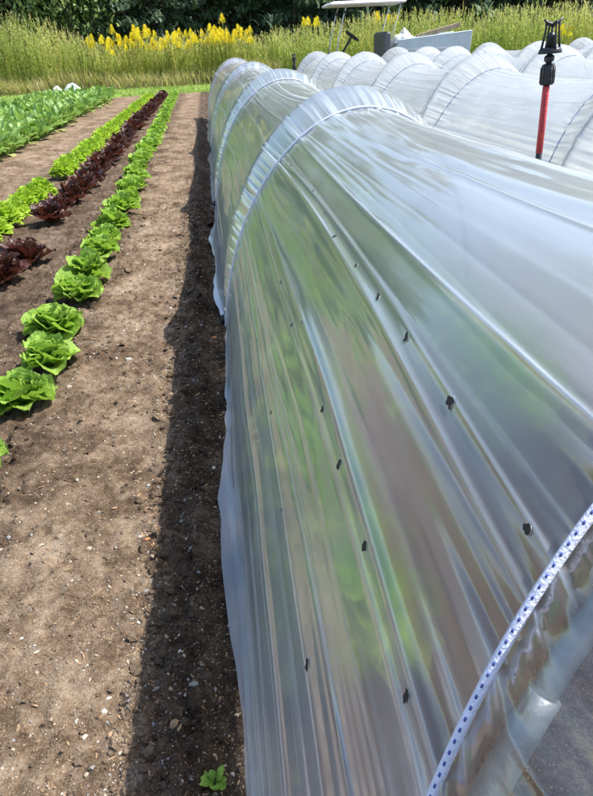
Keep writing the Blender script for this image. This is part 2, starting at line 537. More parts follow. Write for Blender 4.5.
class Tunnel:
    def __init__(self, cx, hoops, sag, cinch, ropeoff, seed, folds=60, fold_amp=0.010, pleat=0.0045, bulge=0.05, width=1.0, hz=1.0, tight=None, lean=None):
        self.cx = cx; self.h = np.array(hoops); self.sag = sag; self.cinch = cinch; self.ro = ropeoff
        self.seed = seed; self.pleat = pleat; self.bulge = bulge; self.w = W_ * width; self.hz = HZ_ * hz; self.lean = lean
        self.ros = np.full(len(hoops), float(ropeoff)); self.cs = np.full(len(hoops), float(cinch))
        for kk, (a, b) in (tight or {}).items():
            self.ros[kk] = a; self.cs[kk] = b
        r = np.random.default_rng(seed)
        n = folds * (len(hoops) - 1)
        self.F = []
        for k in range(len(hoops) - 1):
            for i in range(folds):
                self.F.append((k, r.uniform(0.05, ARC - 0.05), r.normal(0, 0.010), 0.004 + 0.026 * r.random() ** 2.2, fold_amp * r.uniform(0.3, 1.3) * r.choice([1, 1, -0.7]),
                               r.uniform(0, 1), r.uniform(0.5, 3.0), r.uniform(-0.03, 0.03)))

    def surf(self, s, y, detail=True, off=0.0):
        """s: arc position from the left foot, y: along the row -> points"""
        s, y = np.broadcast_arrays(np.asarray(s, float), np.asarray(y, float))
        t = s2t(np.clip(s, 0, ARC))
        h = self.h
        k = np.clip(np.searchsorted(h, y) - 1, 0, len(h) - 2)
        span = h[k + 1] - h[k]
        q = np.clip((y - h[k]) / span, 0, 1)
        d0, d1 = y - h[k], y - h[k + 1]
        st = np.sin(t)
        rs = 0.12 + 0.88 * st ** 0.8
        ro0, ro1 = self.ros[k] * rs, self.ros[k + 1] * rs
        # pulled down under the two ropes, taut over the hoop, slack between
        cin = np.zeros_like(q); cam_ = np.zeros_like(q)
        for d, ro, cc in ((np.abs(d0), ro0, self.cs[k]), (np.abs(d1), ro1, self.cs[k + 1])):
            ramp_ = np.clip(d / ro, 0, 1)
            e_ = np.where(d <= ro, ramp_ ** 1.5, np.exp(-((d - ro) / 0.22) ** 2 * 0.5))
            cin = np.maximum(cin, e_); cam_ = np.maximum(cam_, e_ * cc)
        # between the ropes the film is stretched almost straight from one to the other
        qq = np.clip((d0 - ro0) / np.maximum(span - ro0 - ro1, 1e-6), 0, 1)
        line = self.cs[k] * (1 - qq) + self.cs[k + 1] * qq
        cam_ = np.where((d0 > ro0) & (-d1 > ro1), line, cam_)
        mid = np.clip(4 * q * (1 - q), 0, 1)
        drop = (cam_ * (0.35 + 0.65 * st) + self.sag * mid * st)
        nx, nz = -np.cos(t) / self.w, np.sin(t) / self.hz
        nn = np.hypot(nx, nz); nx, nz = nx / nn, nz / nn
        disp = np.zeros_like(q); crease = np.zeros_like(q)
        if detail:
            for (kk, s0, drift, w, a, ph, e, m) in self.F:
                sel = (k == kk)
                if not sel.any():
                    continue
                qq = q[sel]
                pos = s0 + drift * (qq - 0.5) * 4 + m * np.sin(qq * math.pi)
                env = ph * (1 - qq) ** e + (1 - ph) * qq ** e
                ds = (s[sel] - pos) / (w * (0.7 + 0.9 * mid[sel]))
                crease[sel] += np.abs(a) / 0.012 * env * np.exp(-(ds * 2.6) ** 2) * (1.6 if w < 0.009 else 0.55)
                disp[sel] += a * env * np.exp(-np.abs(ds) ** 1.35) * (0.5 + 0.5 * np.minimum(1, cin[sel] + mid[sel]))
            near = np.zeros_like(q)
            for d, ro in ((np.abs(d0), ro0), (np.abs(d1), ro1)):
                near = np.maximum(near, np.exp(-(np.maximum(0, d - ro) / 0.10)) * np.clip(d / ro * 1.4, 0, 1))
            pl = vnoise(s * 46 + 0.6 * vnoise(s * 5, y * 3, self.seed + 3), k * 3.0 + (d0 > span / 2) * 1.5 + y * 0.5, self.seed)
            pl2 = vnoise(s * 95, k * 5.0 + (d0 > span / 2) * 1.5 + y * 0.8, self.seed + 8)
            disp += near * self.pleat * 2 * (pl + 0.5 * pl2)
            crease += near * np.clip(pl + 0.5 * pl2, 0, 1) * 1.2
            disp += 0.020 * mid * fbm(s * 3.2, y * 0.9, self.seed + 20, 3) + 0.003 * vnoise(s * 22, y * 1.6, self.seed + 30)
        if self.lean:            # drawn tight between the first hoop and the viewer
            calm = 0.25 + 0.75 * sstep(self.lean[0] - 0.02, self.lean[0] + 0.06, y)
            disp = disp * calm; crease = crease * calm
        disp = disp - drop + off
        x = self.cx - self.w * np.cos(t) + nx * disp
        z = self.hz * np.sin(t) + nz * disp
        self.crease = crease
        self.fog = sstep(self.lean[0] - 0.01, self.lean[0] + 0.06, y) if self.lean else np.ones_like(q)
        # the foot of the film flares out on the soil between the hoops
        fl = np.exp(-np.clip(s, 0, 9) / 0.13) * (0.15 + 0.85 * mid ** 0.7) * self.bulge * (1 + 0.5 * vnoise(y * 1.7, 0 * y, self.seed + 40))
        fr = np.exp(-np.clip(ARC - s, 0, 9) / 0.16) * (0.25 + 0.75 * mid) * self.bulge
        x = x - fl + fr
        yo = y + 0 * x
        if self.lean:
            y0, amt, wd_ = self.lean
            yo = yo + amt * (st - 0.70) * np.exp(-((y - y0) / wd_) ** 2)
        return np.stack([x, yo, z], -1)

    def hoop_pts(self, y, inset, t0=0.0, t1=math.pi, n=60, lean=0.0):
        t = np.linspace(t0, t1, n)
        return np.stack([self.cx - (self.w - inset) * np.cos(t), np.full(n, y) + (self.lean[1] * (np.sin(t) - 0.70) * math.exp(-((y - self.lean[0]) / self.lean[2]) ** 2) if self.lean else 0), (self.hz - inset) * np.sin(t) - 0.02 * (np.sin(t) < 0.02)], -1)

    def rope_pts(self, y, sign, n=140, off=0.007):
        s = np.linspace(0.0, ARC, n)
        st = np.sin(s2t(s))
        yy = y + sign * self.ros[int(np.argmin(np.abs(self.h - y)))] * (0.12 + 0.88 * st ** 0.8)
        return self.surf(s, yy, False, off)

    def cover(self, ys, ns, hem=True, hem_w=0.06):
        s = np.linspace(0, ARC, ns)
        S, Y = np.meshgrid(s, ys)
        P = self.surf(S, Y)
        P[..., 2] = np.maximum(P[..., 2], 0.004)
        mb = MB(); FG = self.fog + 0 * self.crease; CR = self.crease + 0.24 * np.clip(1 - S / 0.12, 0, 1) ** 0.7 * (0.8 + 0.9 * vnoise(S * 30, Y * 1.5, self.seed + 60))
        if hem:
            # spare film lying out on the soil at the foot
            nh = 6
            out = []
            y = ys
            foot = self.surf(np.zeros_like(y), y)
            hw = hem_w * np.clip(0.30 + 0.8 * vnoise(y * 1.3, y * 0, self.seed + 50) + 0.25 * vnoise(y * 9, 0 * y, self.seed + 51), 0.04, 1)
            for i in range(nh, 0, -1):
                f = i / nh
                b_ = foot.copy()
                b_[:, 0] -= f * hw
                b_[:, 2] = np.maximum(ground_z(b_[:, 0], y) + 0.006, 0.004) + 0.006 * np.abs(vnoise(y * 14, np.full_like(y, f * 3), self.seed + 52))
                out.append(b_)
            H = np.stack(out, 1)
            P = np.concatenate([H, P], 1)
            FG = np.concatenate([np.ones(H.shape[:2]), FG], 1)
            CR = np.concatenate([np.full(H.shape[:2], 0.2), CR], 1)
        mb.grid(P)
        mb.crease = CR.ravel(); mb.fog = FG.ravel()
        return mb


H1 = [-2.9, 0.27, 3.43, 6.65, 10.8, 16.6]
T1 = Tunnel(CX_, H1, 0.052, 0.062, 0.36, 21, folds=88, fold_amp=0.0085, pleat=0.0046, bulge=0.060, tight={1: (0.078, 0.022)}, lean=(0.27, 0.46, 0.7))


def span_ys(h, fine, coarse_from):
    ys = []
    for a, b in zip(h[:-1], h[1:]):
        st = fine if a < coarse_from else fine * 2.4
        n = max(8, int((b - a) / st))
        ys += list(np.linspace(a, b, n, endpoint=False))
    ys.append(h[-1])
    return np.array(ys)


tun = empty('low_tunnel', (CX_, 0.0, 0.0), 'low tunnel under clear crinkled film over steel hoops, beside the shaded bare soil strip', 'low tunnel')


def local(mb, dx, dy=0.0):
    for a in mb.v:
        a[:, 0] -= dx; a[:, 1] -= dy
    return mb


ys = span_ys([y for y in H1 if y <= 6.7], 0.030, 3.5)
ys = ys[ys > -1.4]
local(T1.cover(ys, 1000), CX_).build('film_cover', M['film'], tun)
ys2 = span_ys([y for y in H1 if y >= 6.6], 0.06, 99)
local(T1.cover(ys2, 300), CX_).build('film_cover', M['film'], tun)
for i, y in enumerate(H1[1:]):
    mb = MB(); mb.tube(T1.hoop_pts(y, 0.0150, 0.70, math.pi - 0.70, 48), 0.0120, 12)
    hp = local(mb, CX_).build('hoop', M['steel'], tun)
    for a, b in ((0.0, 0.862), (math.pi - 0.862, math.pi)):
        mb = MB(); mb.tube(T1.hoop_pts(y, 0.0180, a, b, 24), 0.0152, 12)
        local(mb, CX_).build('hoop_leg', M['steel'], hp)
    for sg in ((1,) if i == 0 else (-1, 1)):
        far = i > 2
        mb = MB(); pts = T1.rope_pts(y, sg, 60 if far else 260)
        mb.tube(pts, 0.0056 if i == 0 else 0.0062, 6 if far else 10)
        rp = local(mb, CX_).build('rope', M['rope'], tun)
        if i == 0:
            fk = MB()
            P = pts; P2 = T1.rope_pts(y, sg, 260, 0.027); tot = np.concatenate([[0], np.cumsum(np.linalg.norm(np.diff(P, axis=0), axis=1))])
            for d in np.arange(0.02, tot[-1] - 0.02, 0.0125):
                c = np.array([np.interp(d + e, tot, P[:, j]) for e in (-0.0022, 0.0022) for j in range(3)]).reshape(2, 3)
                c2 = np.array([np.interp(d, tot, P2[:, j]) for j in range(3)]) - c.mean(0)
                c2 = c2 / np.linalg.norm(c2) * .7 + np.array([0.0, -0.5, 0.6]); c2 /= np.linalg.norm(c2)
                fk.tube(c + c2 * 0.0046, 0.0016, 6)
            local(fk, CX_).build('cord_fleck', M['cord_fleck'], rp)

# vent slits burnt in three lines; dark patches paint the shade inside the holes
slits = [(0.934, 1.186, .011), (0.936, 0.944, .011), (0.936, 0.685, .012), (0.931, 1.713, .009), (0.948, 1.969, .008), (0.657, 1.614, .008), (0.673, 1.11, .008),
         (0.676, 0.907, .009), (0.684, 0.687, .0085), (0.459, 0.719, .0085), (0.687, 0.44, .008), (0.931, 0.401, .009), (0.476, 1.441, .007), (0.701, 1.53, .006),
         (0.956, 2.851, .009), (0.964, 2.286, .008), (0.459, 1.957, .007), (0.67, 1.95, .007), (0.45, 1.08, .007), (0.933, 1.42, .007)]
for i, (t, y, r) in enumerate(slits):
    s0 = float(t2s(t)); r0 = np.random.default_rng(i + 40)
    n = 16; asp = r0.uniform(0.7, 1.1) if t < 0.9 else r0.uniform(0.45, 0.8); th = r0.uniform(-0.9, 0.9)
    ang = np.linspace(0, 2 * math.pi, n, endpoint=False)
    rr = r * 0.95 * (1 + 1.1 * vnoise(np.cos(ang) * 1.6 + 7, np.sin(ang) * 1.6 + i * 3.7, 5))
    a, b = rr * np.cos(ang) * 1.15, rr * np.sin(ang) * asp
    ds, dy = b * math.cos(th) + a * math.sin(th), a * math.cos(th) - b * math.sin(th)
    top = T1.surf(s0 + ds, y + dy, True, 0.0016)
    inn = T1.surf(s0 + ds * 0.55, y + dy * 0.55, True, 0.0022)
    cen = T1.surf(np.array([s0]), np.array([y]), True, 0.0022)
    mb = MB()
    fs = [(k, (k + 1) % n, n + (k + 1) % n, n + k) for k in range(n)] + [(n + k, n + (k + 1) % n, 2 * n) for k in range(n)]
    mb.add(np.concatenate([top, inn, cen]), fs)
    sl = local(mb, CX_).build('vent_slit_shade', M['hole_shade'], tun)
    ko = 1.03 + 0.9 * np.clip(vnoise(np.cos(ang) + 3, np.sin(ang) + i * 2.1, 9), 0, 1)
    rim_o = T1.surf(s0 + ds * ko, y + dy * ko, True, 0.0008)
    rim_m = T1.surf(s0 + ds * 1.02, y + dy * 1.01, True, 0.0018)
    mb = MB(); mb.add(np.concatenate([rim_o, rim_m, top]), [(k, (k + 1) % n, n + (k + 1) % n, n + k) for k in range(n)] + [(n + k, n + (k + 1) % n, 2 * n + (k + 1) % n, 2 * n + k) for k in range(n)])
    local(mb, CX_).build('curled_edge', M['row_film'], sl)

# clips that tie the film to the hoop's foot
for y in H1[1:5]:
    mb = MB()
    p = T1.surf(np.array([0.0, 0.03, 0.06]), np.array([y, y, y]), False, 0.006)
    mb.tube(p, [0.014, 0.017, 0.012], 8)
    local(mb, CX_).build('foot_knot', M['black'], tun)

# ------------------------------------------------------------------ milky tunnels behind
rows = [(2.80, [1.2, 3.78, 6.68, 9.17, 11.83, 14.4, 17.0], 'milky white scalloped low tunnel standing right behind the black and red riser'),
        (4.90, [4.1, 6.7, 9.1, 11.4, 13.1, 14.8, 17.2], 'milky white scalloped low tunnel, second one behind the clear tunnel ridge'),
        (7.00, [6.0, 8.6, 11.2, 13.8, 16.4], 'milky white scalloped low tunnel, third one behind the clear tunnel ridge'),
        (9.10, [8.0, 10.6, 13.2, 15.8], 'milky white scalloped low tunnel, fourth one behind the clear tunnel ridge')]
for ri, (cx, hs, lab) in enumerate(rows):
    T = Tunnel(cx, hs, 0.085, 0.095, 0.42, 60 + ri, folds=80, fold_amp=0.015, pleat=0.0135, bulge=0.03, width=0.96, hz=1.03)
    t = empty('low_tunnel', (cx, hs[0], 0.0), lab, 'low tunnel', 'milky low tunnels behind the clear one')
    yy = span_ys(hs, 0.05 if ri == 0 else 0.09, 99)
    local(T.cover(yy, 330 if ri == 0 else 220, hem=False), cx, hs[0]).build('film_cover', M['row_film'], t)
    for y in hs:
        mb = MB(); mb.tube(T.hoop_pts(y, 0.018, n=30), 0.014, 8)
        local(mb, cx, hs[0]).build('hoop', M['steel'], t)
        for sg in (-1, 1):
            if (y == hs[0] and sg < 0) or (y == hs[-1] and sg > 0):
                continue
            mb = MB(); mb.tube(T.rope_pts(y, sg, 80, 0.012), 0.004, 6)
            local(mb, cx, hs[0]).build('rope', M['row_cord'], t)

# ------------------------------------------------------------------ plants
def leaf(mb, az, elev0, elev1, length, width, nv=7, nu=5, r0=0.01, z0=0.01, cup=0.25, ruf=0.01, rk=9.0, neck=0.25, tip=0.75, ph=0.0, twist=0.0, mi=0, rs=None):
    """one curved leaf blade: goes out from the plant's centre line, elevation bends from elev0 to elev1"""
    v = np.linspace(0, 1, nv)
    el = elev0 + (elev1 - elev0) * v ** 1.2
    dl = length / (nv - 1)
    r = r0 + np.concatenate([[0], np.cumsum(np.cos(el[:-1]) * dl)])
    z = z0 + np.concatenate([[0], np.cumsum(np.sin(el[:-1]) * dl)])
    wd = width * 0.5 * (neck + (1 - neck) * sstep(0.0, tip, v)) * np.sqrt(np.clip(1 - ((v - 0.60) / 0.405).clip(0, 1) ** 2.6, 0.012, 1))
    u = np.linspace(-1, 1, nu)
    U, V = np.meshgrid(u, v)
    WD = wd[:, None]
    lat = U * WD
    h = cup * WD * np.abs(U) ** 2 + ruf * np.abs(U) ** 1.5 * (0.25 + V) * np.sin(rk * V * 2.2 + U * 3.0 + ph) + ruf * 0.3 * V ** 3 * np.sin(U * rk * 0.5 + ph * 2)
    R = r[:, None] - h * np.sin(el)[:, None]
    Z = z[:, None] + h * np.cos(el)[:, None]
    if twist:
        Z = Z + twist * lat * V
    ca, sa = math.cos(az), math.sin(az)
    P = np.stack([R * ca - lat * sa, R * sa + lat * ca, Z], -1)
    P[..., 2] = np.maximum(P[..., 2], -0.015)
    mb.grid(P, mi=mi)


def butter_mesh(seed, hi=True):
    r = random.Random(seed); mb = MB()
    nv, nu = (11, 11) if hi else (6, 5)
    a0 = r.random() * 6
    for n, L_, Wd, e0, e1, r0, z0 in ((8, .155, .135, 44, -22, .012, .008), (9, .160, .130, 62, 2, .012, .012), (9, .155, .122, 72, 22, .01, .018), (8, .140, .108, 80, 50, .008, .022), (7, .120, .09, 86, 82, .006, .028)):
        for i in range(n):
            az = a0 + 2 * math.pi * i / n + r.uniform(-.33, .33)
            leaf(mb, az, math.radians(e0 + r.uniform(-12, 12)), math.radians(e1 + r.uniform(-22, 22)), L_ * r.uniform(.78, 1.14), Wd * r.uniform(.8, 1.2), nv, nu,
                 r0, z0, cup=r.uniform(.25, .9), ruf=r.uniform(.006, .012), rk=r.uniform(9, 16), tip=.62, ph=r.uniform(0, 6), twist=r.uniform(-.4, .4))
        a0 += 0.5
    return mb


def red_mesh(seed, hi=True):
    r = random.Random(seed); mb = MB()
    nv, nu = (10, 9) if hi else (6, 5)
    a0 = r.random() * 6
    for n, L_, Wd, e0, e1, r0 in ((7, .20, .125, 38, 12, .012), (8, .215, .12, 58, 38, .01), (7, .215, .11, 70, 60, .008), (6, .185, .095, 80, 80, .006)):
        for i in range(n):
            az = a0 + 2 * math.pi * i / n + r.uniform(-.3, .3)
            leaf(mb, az, math.radians(e0 + r.uniform(-9, 9)), math.radians(e1 + r.uniform(-16, 16)), L_ * r.uniform(.8, 1.12), Wd * r.uniform(.8, 1.2), nv, nu,
                 r0, .01, cup=r.uniform(.1, .4), ruf=r.uniform(.010, .020), rk=r.uniform(10, 16), neck=.22, tip=.7, ph=r.uniform(0, 6), twist=r.uniform(-.4, .4))
        a0 += 0.45
    return mb


def lime_mesh(seed, hi=True):
    r = random.Random(seed); mb = MB()
    nv, nu = (6, 7) if hi else (4, 5)
    N = 105 if hi else 70
    for i in range(N):
        f = (i + 0.5) / N
        el = math.asin(f ** 0.8)                       # over a dome
        az = i * 2.39996 + r.uniform(-.2, .2)
        rad = 0.085 * math.cos(el); zz = 0.025 + 0.095 * math.sin(el)
        leaf(mb, az, el + math.radians(r.uniform(-10, 25)), el + math.radians(r.uniform(-55, -10)), r.uniform(.065, .10), r.uniform(.050, .075), nv, nu,
             rad, zz, cup=r.uniform(.1, .5), ruf=r.uniform(.006, .012), rk=r.uniform(8, 14), neck=.35, tip=.5, ph=r.uniform(0, 6), twist=r.uniform(-.5, .5))
    return mb


def broad_mesh(seed):
    r = random.Random(seed); mb = MB()
    for i in range(19):
        az = i * 2.39996 + r.uniform(-.4, .4)
        f = i / 18
        e0 = 48 + 38 * f + r.uniform(-8, 8); e1 = e0 - r.uniform(25, 75)
        L_ = r.uniform(.30, .42) * (0.85 + .25 * f)
        leaf(mb, az, math.radians(e0), math.radians(e1), L_, r.uniform(.12, .17), 8, 5, .02, .01, cup=r.uniform(.05, .35), ruf=r.uniform(.008, .018),
             rk=r.uniform(6, 10), neck=.10, tip=.8, ph=r.uniform(0, 6), twist=r.uniform(-.3, .3), mi=0)
    for i in range(r.choice([0, 1, 2])):
        leaf(mb, r.uniform(0, 6.3), math.radians(12), math.radians(-18), r.uniform(.2, .28), r.uniform(.1, .14), 6, 5, .03, .03, cup=.1, ruf=.012, ph=r.uniform(0, 6), neck=.12, mi=1)
    return mb


BUT = [butter_mesh(i).mesh('lettuce_leaves', M['butter']) for i in range(6)]
BUTL = [butter_mesh(20 + i, False).mesh('lettuce_leaves', M['butter']) for i in range(4)]
RED = [red_mesh(i).mesh('lettuce_leaves', M['red']) for i in range(5)]
REDL = [red_mesh(20 + i, False).mesh('lettuce_leaves', M['red']) for i in range(4)]
LIM = [lime_mesh(i).mesh('lettuce_leaves', M['lime']) for i in range(4)]
LIML = [lime_mesh(20 + i, False).mesh('lettuce_leaves', M['lime']) for i in range(3)]
BRO = [broad_mesh(i).mesh('crop_leaves', [M['broad'], M['yellowed']]) for i in range(6)]


def place(name, me, x, y, sc, label, cat, group, z=None):
    o = link(name, me)
    o.location = (x, y, (gz(x, y) - 0.006) if z is None else z)
    o.rotation_euler = (random.uniform(-.08, .08), random.uniform(-.08, .08), random.uniform(0, 6.283))
    o.scale = (sc, sc, sc * random.uniform(.92, 1.1))
    return tag(o, label, cat, group)


def row_label(i, color, near, far):
    return near % ORD[i] if i < 14 else far


# butterhead row beside the path
ybut = [2.66, 3.0, 3.50, 4.02, 4.46, 4.98, 5.44, 5.95, 6.5, 6.95]
while ybut[-1] < 25.4:
    ybut.append(ybut[-1] + random.uniform(.38, .50))
for i, y in enumerate(ybut):
    x = -1.02 + random.uniform(-.035, .035) - 0.012 * max(0, y - 7)
    place('lettuce', (BUT if y < 8 else BUTL)[i % (6 if y < 8 else 4)], x, y, random.uniform(1.0, 1.2),
          row_label(i, '', '%s whole green butterhead lettuce from the near end of the row beside the bare path', 'small far green butterhead lettuce in the crowded end of the row beside the bare path'),
          'lettuce', 'green butterhead lettuces in the row beside the path')
place('lettuce', BUT[2], -1.115, 2.12, 1.05, 'green lettuce nearer than all others in its row, only a leaf tip in the frame', 'lettuce', 'green butterhead lettuces in the row beside the path')

yred = [4.62, 5.02, 6.35, 6.78, 7.3]
while yred[-1] < 25.2:
    yred.append(yred[-1] + random.uniform(.40, .56))
for i, y in enumerate(yred):
    x = -1.63 + random.uniform(-.05, .05)
    place('lettuce', (RED if y < 10 else REDL)[i % (5 if y < 10 else 4)], x, y, random.uniform(1.02, 1.22),
          row_label(i, '', '%s dark red lettuce from the near end of the red row', 'small far dark red lettuce in the crowded end of the red row'),
          'lettuce', 'dark red lettuces in the middle row')

ylim = [5.35, 5.68, 6.02, 6.36, 6.72, 7.08, 7.45, 7.8, 9.0, 9.35, 9.72, 10.1]
while ylim[-1] < 25.2:
    ylim.append(ylim[-1] + random.uniform(.31, .40))
k = 0
for i, y in enumerate(ylim):
    x = -2.12 + random.uniform(-.03, .03)
    if not in_view(x, y):
        continue
    place('lettuce', (LIM if y < 12 else LIML)[i % (4 if y < 12 else 3)], x, y, random.uniform(1.0, 1.15),
          row_label(k, '', '%s frilly lime lettuce from the near end of the lime row', 'small far frilly lime lettuce in the crowded end of the lime row'),
          'lettuce', 'frilly lime lettuces in the lime row')
    k += 1

# broad leafy crop to the left
for j, x0 in enumerate((-3.62, -4.05, -4.5, -4.95, -5.4, -5.9)):
    y = 10.6
    while y < 26.3:
        y += random.uniform(.34, .46)
        x = x0 + random.uniform(-.08, .08)
        if in_view(x, y, 0, 0.4, 0.25):
            edge = j == 0
            place('leafy_crop', random.choice(BRO), x, y, random.uniform(1.0, 1.25),
                  'broad leaved green crop plant at the path edge of the tall leafy block' if edge else 'broad leaved green crop plant inside the tall leafy block beyond the bare path',
                  'crop plant', 'broad leafy crop plants along the path' if edge else 'broad leafy crop plants inside the block')

# lettuces growing under the clear film
for x0, y0, y1, stp, lab in ((0.27, 1.08, 16, .36, 'green lettuce blurred behind the clear film, in the bed along the bare soil strip'), (0.64, 2.3, 14, .44, 'green lettuce blurred behind the clear film, in the middle of the tunnel'),
                             (1.12, 1.9, 12, .46, 'green lettuce blurred behind the clear film, on the far side of the tunnel')):
    y = y0; i = 0
    while y < y1:
        place('lettuce', LIML[i % 3], x0 + random.uniform(-.04, .04), y, random.uniform(1.35, 1.5), lab, 'lettuce', lab.replace('green lettuce', 'green lettuces'))
        COL.objects[-1].scale[2] *= 1.5
        y += stp * random.uniform(.9, 1.2); i += 1

# seedling weed at the film's foot
w = MB(); r = random.Random(3)
for i in range(11):
    leaf(w, i * 2.4, math.radians(r.uniform(25, 75)), math.radians(r.uniform(-10, 30)), r.uniform(.022, .042), r.uniform(.014, .022), 6, 5, .004, .003, cup=.2, ruf=.003, ph=r.uniform(0, 6), neck=.12)
o = w.build('seedling_weed', M['butter']); o.location = (-0.155, 0.775, gz(-0.155, 0.775) + .008)
tag(o, 'tiny green weed sprouting from dark soil at the foot of the clear film', 'weed')

# ------------------------------------------------------------------ litter on the soil
def pebble(mb, x, y, z, a, b, c, rz, r, mi=0, tilt=0.3):
    n = 6
    ang = np.linspace(0, 2 * math.pi, n, endpoint=False) + r.uniform(0, 1, n) * 0.5
    k1 = r.uniform(.75, 1.1, n)
    lo = np.stack([a * k1 * np.cos(ang), b * k1 * np.sin(ang), np.full(n, -c * .4)], -1)
    hi = np.stack([a * k1 * .68 * np.cos(ang), b * k1 * .68 * np.sin(ang), c * r.uniform(.45, .75, n)], -1)
    P = np.concatenate([lo, hi])
    tx, ty = r.normal(0, tilt, 2)
    Rx = np.array([[1, 0, 0], [0, math.cos(tx), -math.sin(tx)], [0, math.sin(tx), math.cos(tx)]])
    Ry = np.array([[math.cos(ty), 0, math.sin(ty)], [0, 1, 0], [-math.sin(ty), 0, math.cos(ty)]])
    Rz = np.array([[math.cos(rz), -math.sin(rz), 0], [math.sin(rz), math.cos(rz), 0], [0, 0, 1]])
    P = P @ (Rz @ Ry @ Rx).T + np.array([x, y, z])
    mb.add(P, [(i, (i + 1) % n, n + (i + 1) % n, n + i) for i in range(n)] + [tuple(range(n, 2 * n))], None, mi)


lit = MB(); r = np.random.default_rng(5)
N = 42000
xs = np.where(r.random(N) < 0.55, r.uniform(-1.35, 0.02, N), r.uniform(-0.40, -0.05, N))
yy = 0.6 + 6.4 * r.random(N) ** 2.0
zz = ground_z(xs, yy)
for i in range(N):
    x, y = xs[i], yy[i]
    if not in_view(x, y, 0, 0.02, 0.02):
        continue
    s = 0.0015 * math.exp(r.normal(0, 0.55)) * (1 + 0.12 * y)
    kind = r.random()
    strip = x > -0.36
    if kind < (0.50 if strip else (0.42 if x < -0.85 else 0.26)):                                   # clods
        s *= r.uniform(1.2, 3.4); pebble(lit, x, y, zz[i], s * 1.2, s, s * .9, r.uniform(0, 6.3), r, 4, .5)
    elif kind < (0.74 if strip else 0.56):                                 # chips of straw and wood
        pebble(lit, x, y, zz[i] + .001, s * r.uniform(1.2, 2.8), s * r.uniform(.5, 1.0), s * .5, r.uniform(0, 6.3), r, 3, .25)
    elif kind < (0.86 if strip else 0.78):
        pebble(lit, x, y, zz[i], s * 1.2, s * r.uniform(.7, 1), s * .8, r.uniform(0, 6.3), r, 0)
    elif kind < 0.88:
        pebble(lit, x, y, zz[i], s * 1.3, s, s * .8, r.uniform(0, 6.3), r, 1)
    else:
        pebble(lit, x, y, zz[i], s * 1.3, s, s * .8, r.uniform(0, 6.3), r, 2)
tag(lit.build('soil_litter', [M['grit_pale'], M['grit_white'], M['grit_grey'], M['chip'], M['ground']], smooth=False),
    'fine grit, straw bits and crumbs of earth strewn over the soil', 'soil litter', kind='stuff')

stones = [(-0.563, 1.59, .014, .010, .008, 'grit_pale', 'pale_stone', 'pale round stone alone on the sunlit soil outside the tunnel shadow', 'stone'),
          (-0.372, 1.603, .013, .007, .004, 'orange_chip', 'orange_chip', 'orange brown flake lying just at the edge of the tunnel shadow', 'flake'),
          (-0.483, 1.084, .011, .005, .004, 'grit_pale', 'wood_chip', 'yellowish wood chip in the lit soil beside the two white flakes', 'wood chip'),
          (-0.429, 1.030, .010, .006, .005, 'grit_white', 'white_stone', 'upper of two white stone flakes beside the tunnel shadow edge', 'stone'),
          (-0.432, 0.985, .010, .008, .006, 'grit_white', 'white_stone', 'lower of two white stone flakes beside the tunnel shadow edge', 'stone'),
          (-0.308, 1.020, .022, .005, .005, 'grit_grey', 'grey_stick', 'grey bluish stick lying just inside the tunnel shadow', 'stick'),
          (-0.203, 1.020, .016, .009, .005, 'grit_grey', 'grey_stone', 'flat grey stone in the shaded soil near the film foot', 'stone'),
          (-0.246, 0.907, .015, .012, .008, 'chip', 'brown_stone', 'brownish stone in the shaded soil above the tiny green weed', 'stone'),
          (-0.643, 1.189, .016, .004, .004, 'grit_white', 'pale_twig', 'pale slanting twig on the lit soil well outside the shadow', 'twig'),
          (-0.627, 1.120, .006, .005, .005, 'grit_pale', 'pale_pebble', 'pale pebble just under the slanting pale twig', 'pebble'),
          (-0.101, 1.040, .006, .004, .004, 'red_chip', 'red_fragment', 'small bright red fragment at the very foot of the film', 'fragment'),
          (-0.505, 1.38, .030, .003, .004, 'chip', 'straw_piece', 'long straw piece across the lit soil near the shadow edge', 'straw'),
          (-0.355, 1.37, .012, .009, .006, 'grit_grey', 'blue_grey_stone', 'bluish grey stone just inside the shadow, below the orange flake', 'stone'),
          (-0.585, 3.05, .020, .016, .011, 'grit_white', 'white_stone', 'white stone on the bare path beside the first green lettuces', 'stone'),
          (-0.14, 2.02, .014, .010, .007, 'grit_white', 'white_stone', 'white stone in the shaded strip close to the film, farther up', 'stone'),
          (-0.115, 3.30, .022, .013, .006, 'orange_chip', 'dry_leaf', 'curled tan dry leaf beside the foot of the second hoop', 'dry leaf')]
for i, (x, y, a, b, c, mt, nm, lab, cat) in enumerate(stones):
    mb = MB(); pebble(mb, 0, 0, 0, a, b, c, 0, np.random.default_rng(i), 0, 0.12)
    o = mb.build(nm, M[mt], smooth=False); o.location = (x, y, gz(x, y) + c * .35); o.rotation_euler = (0, 0, [0.3, 0.1, 1.4, .5, 1.1, .35, .4, 1, .5, 0, 0, .8, .4, 0, .9, .5][i])
    tag(o, lab, cat)

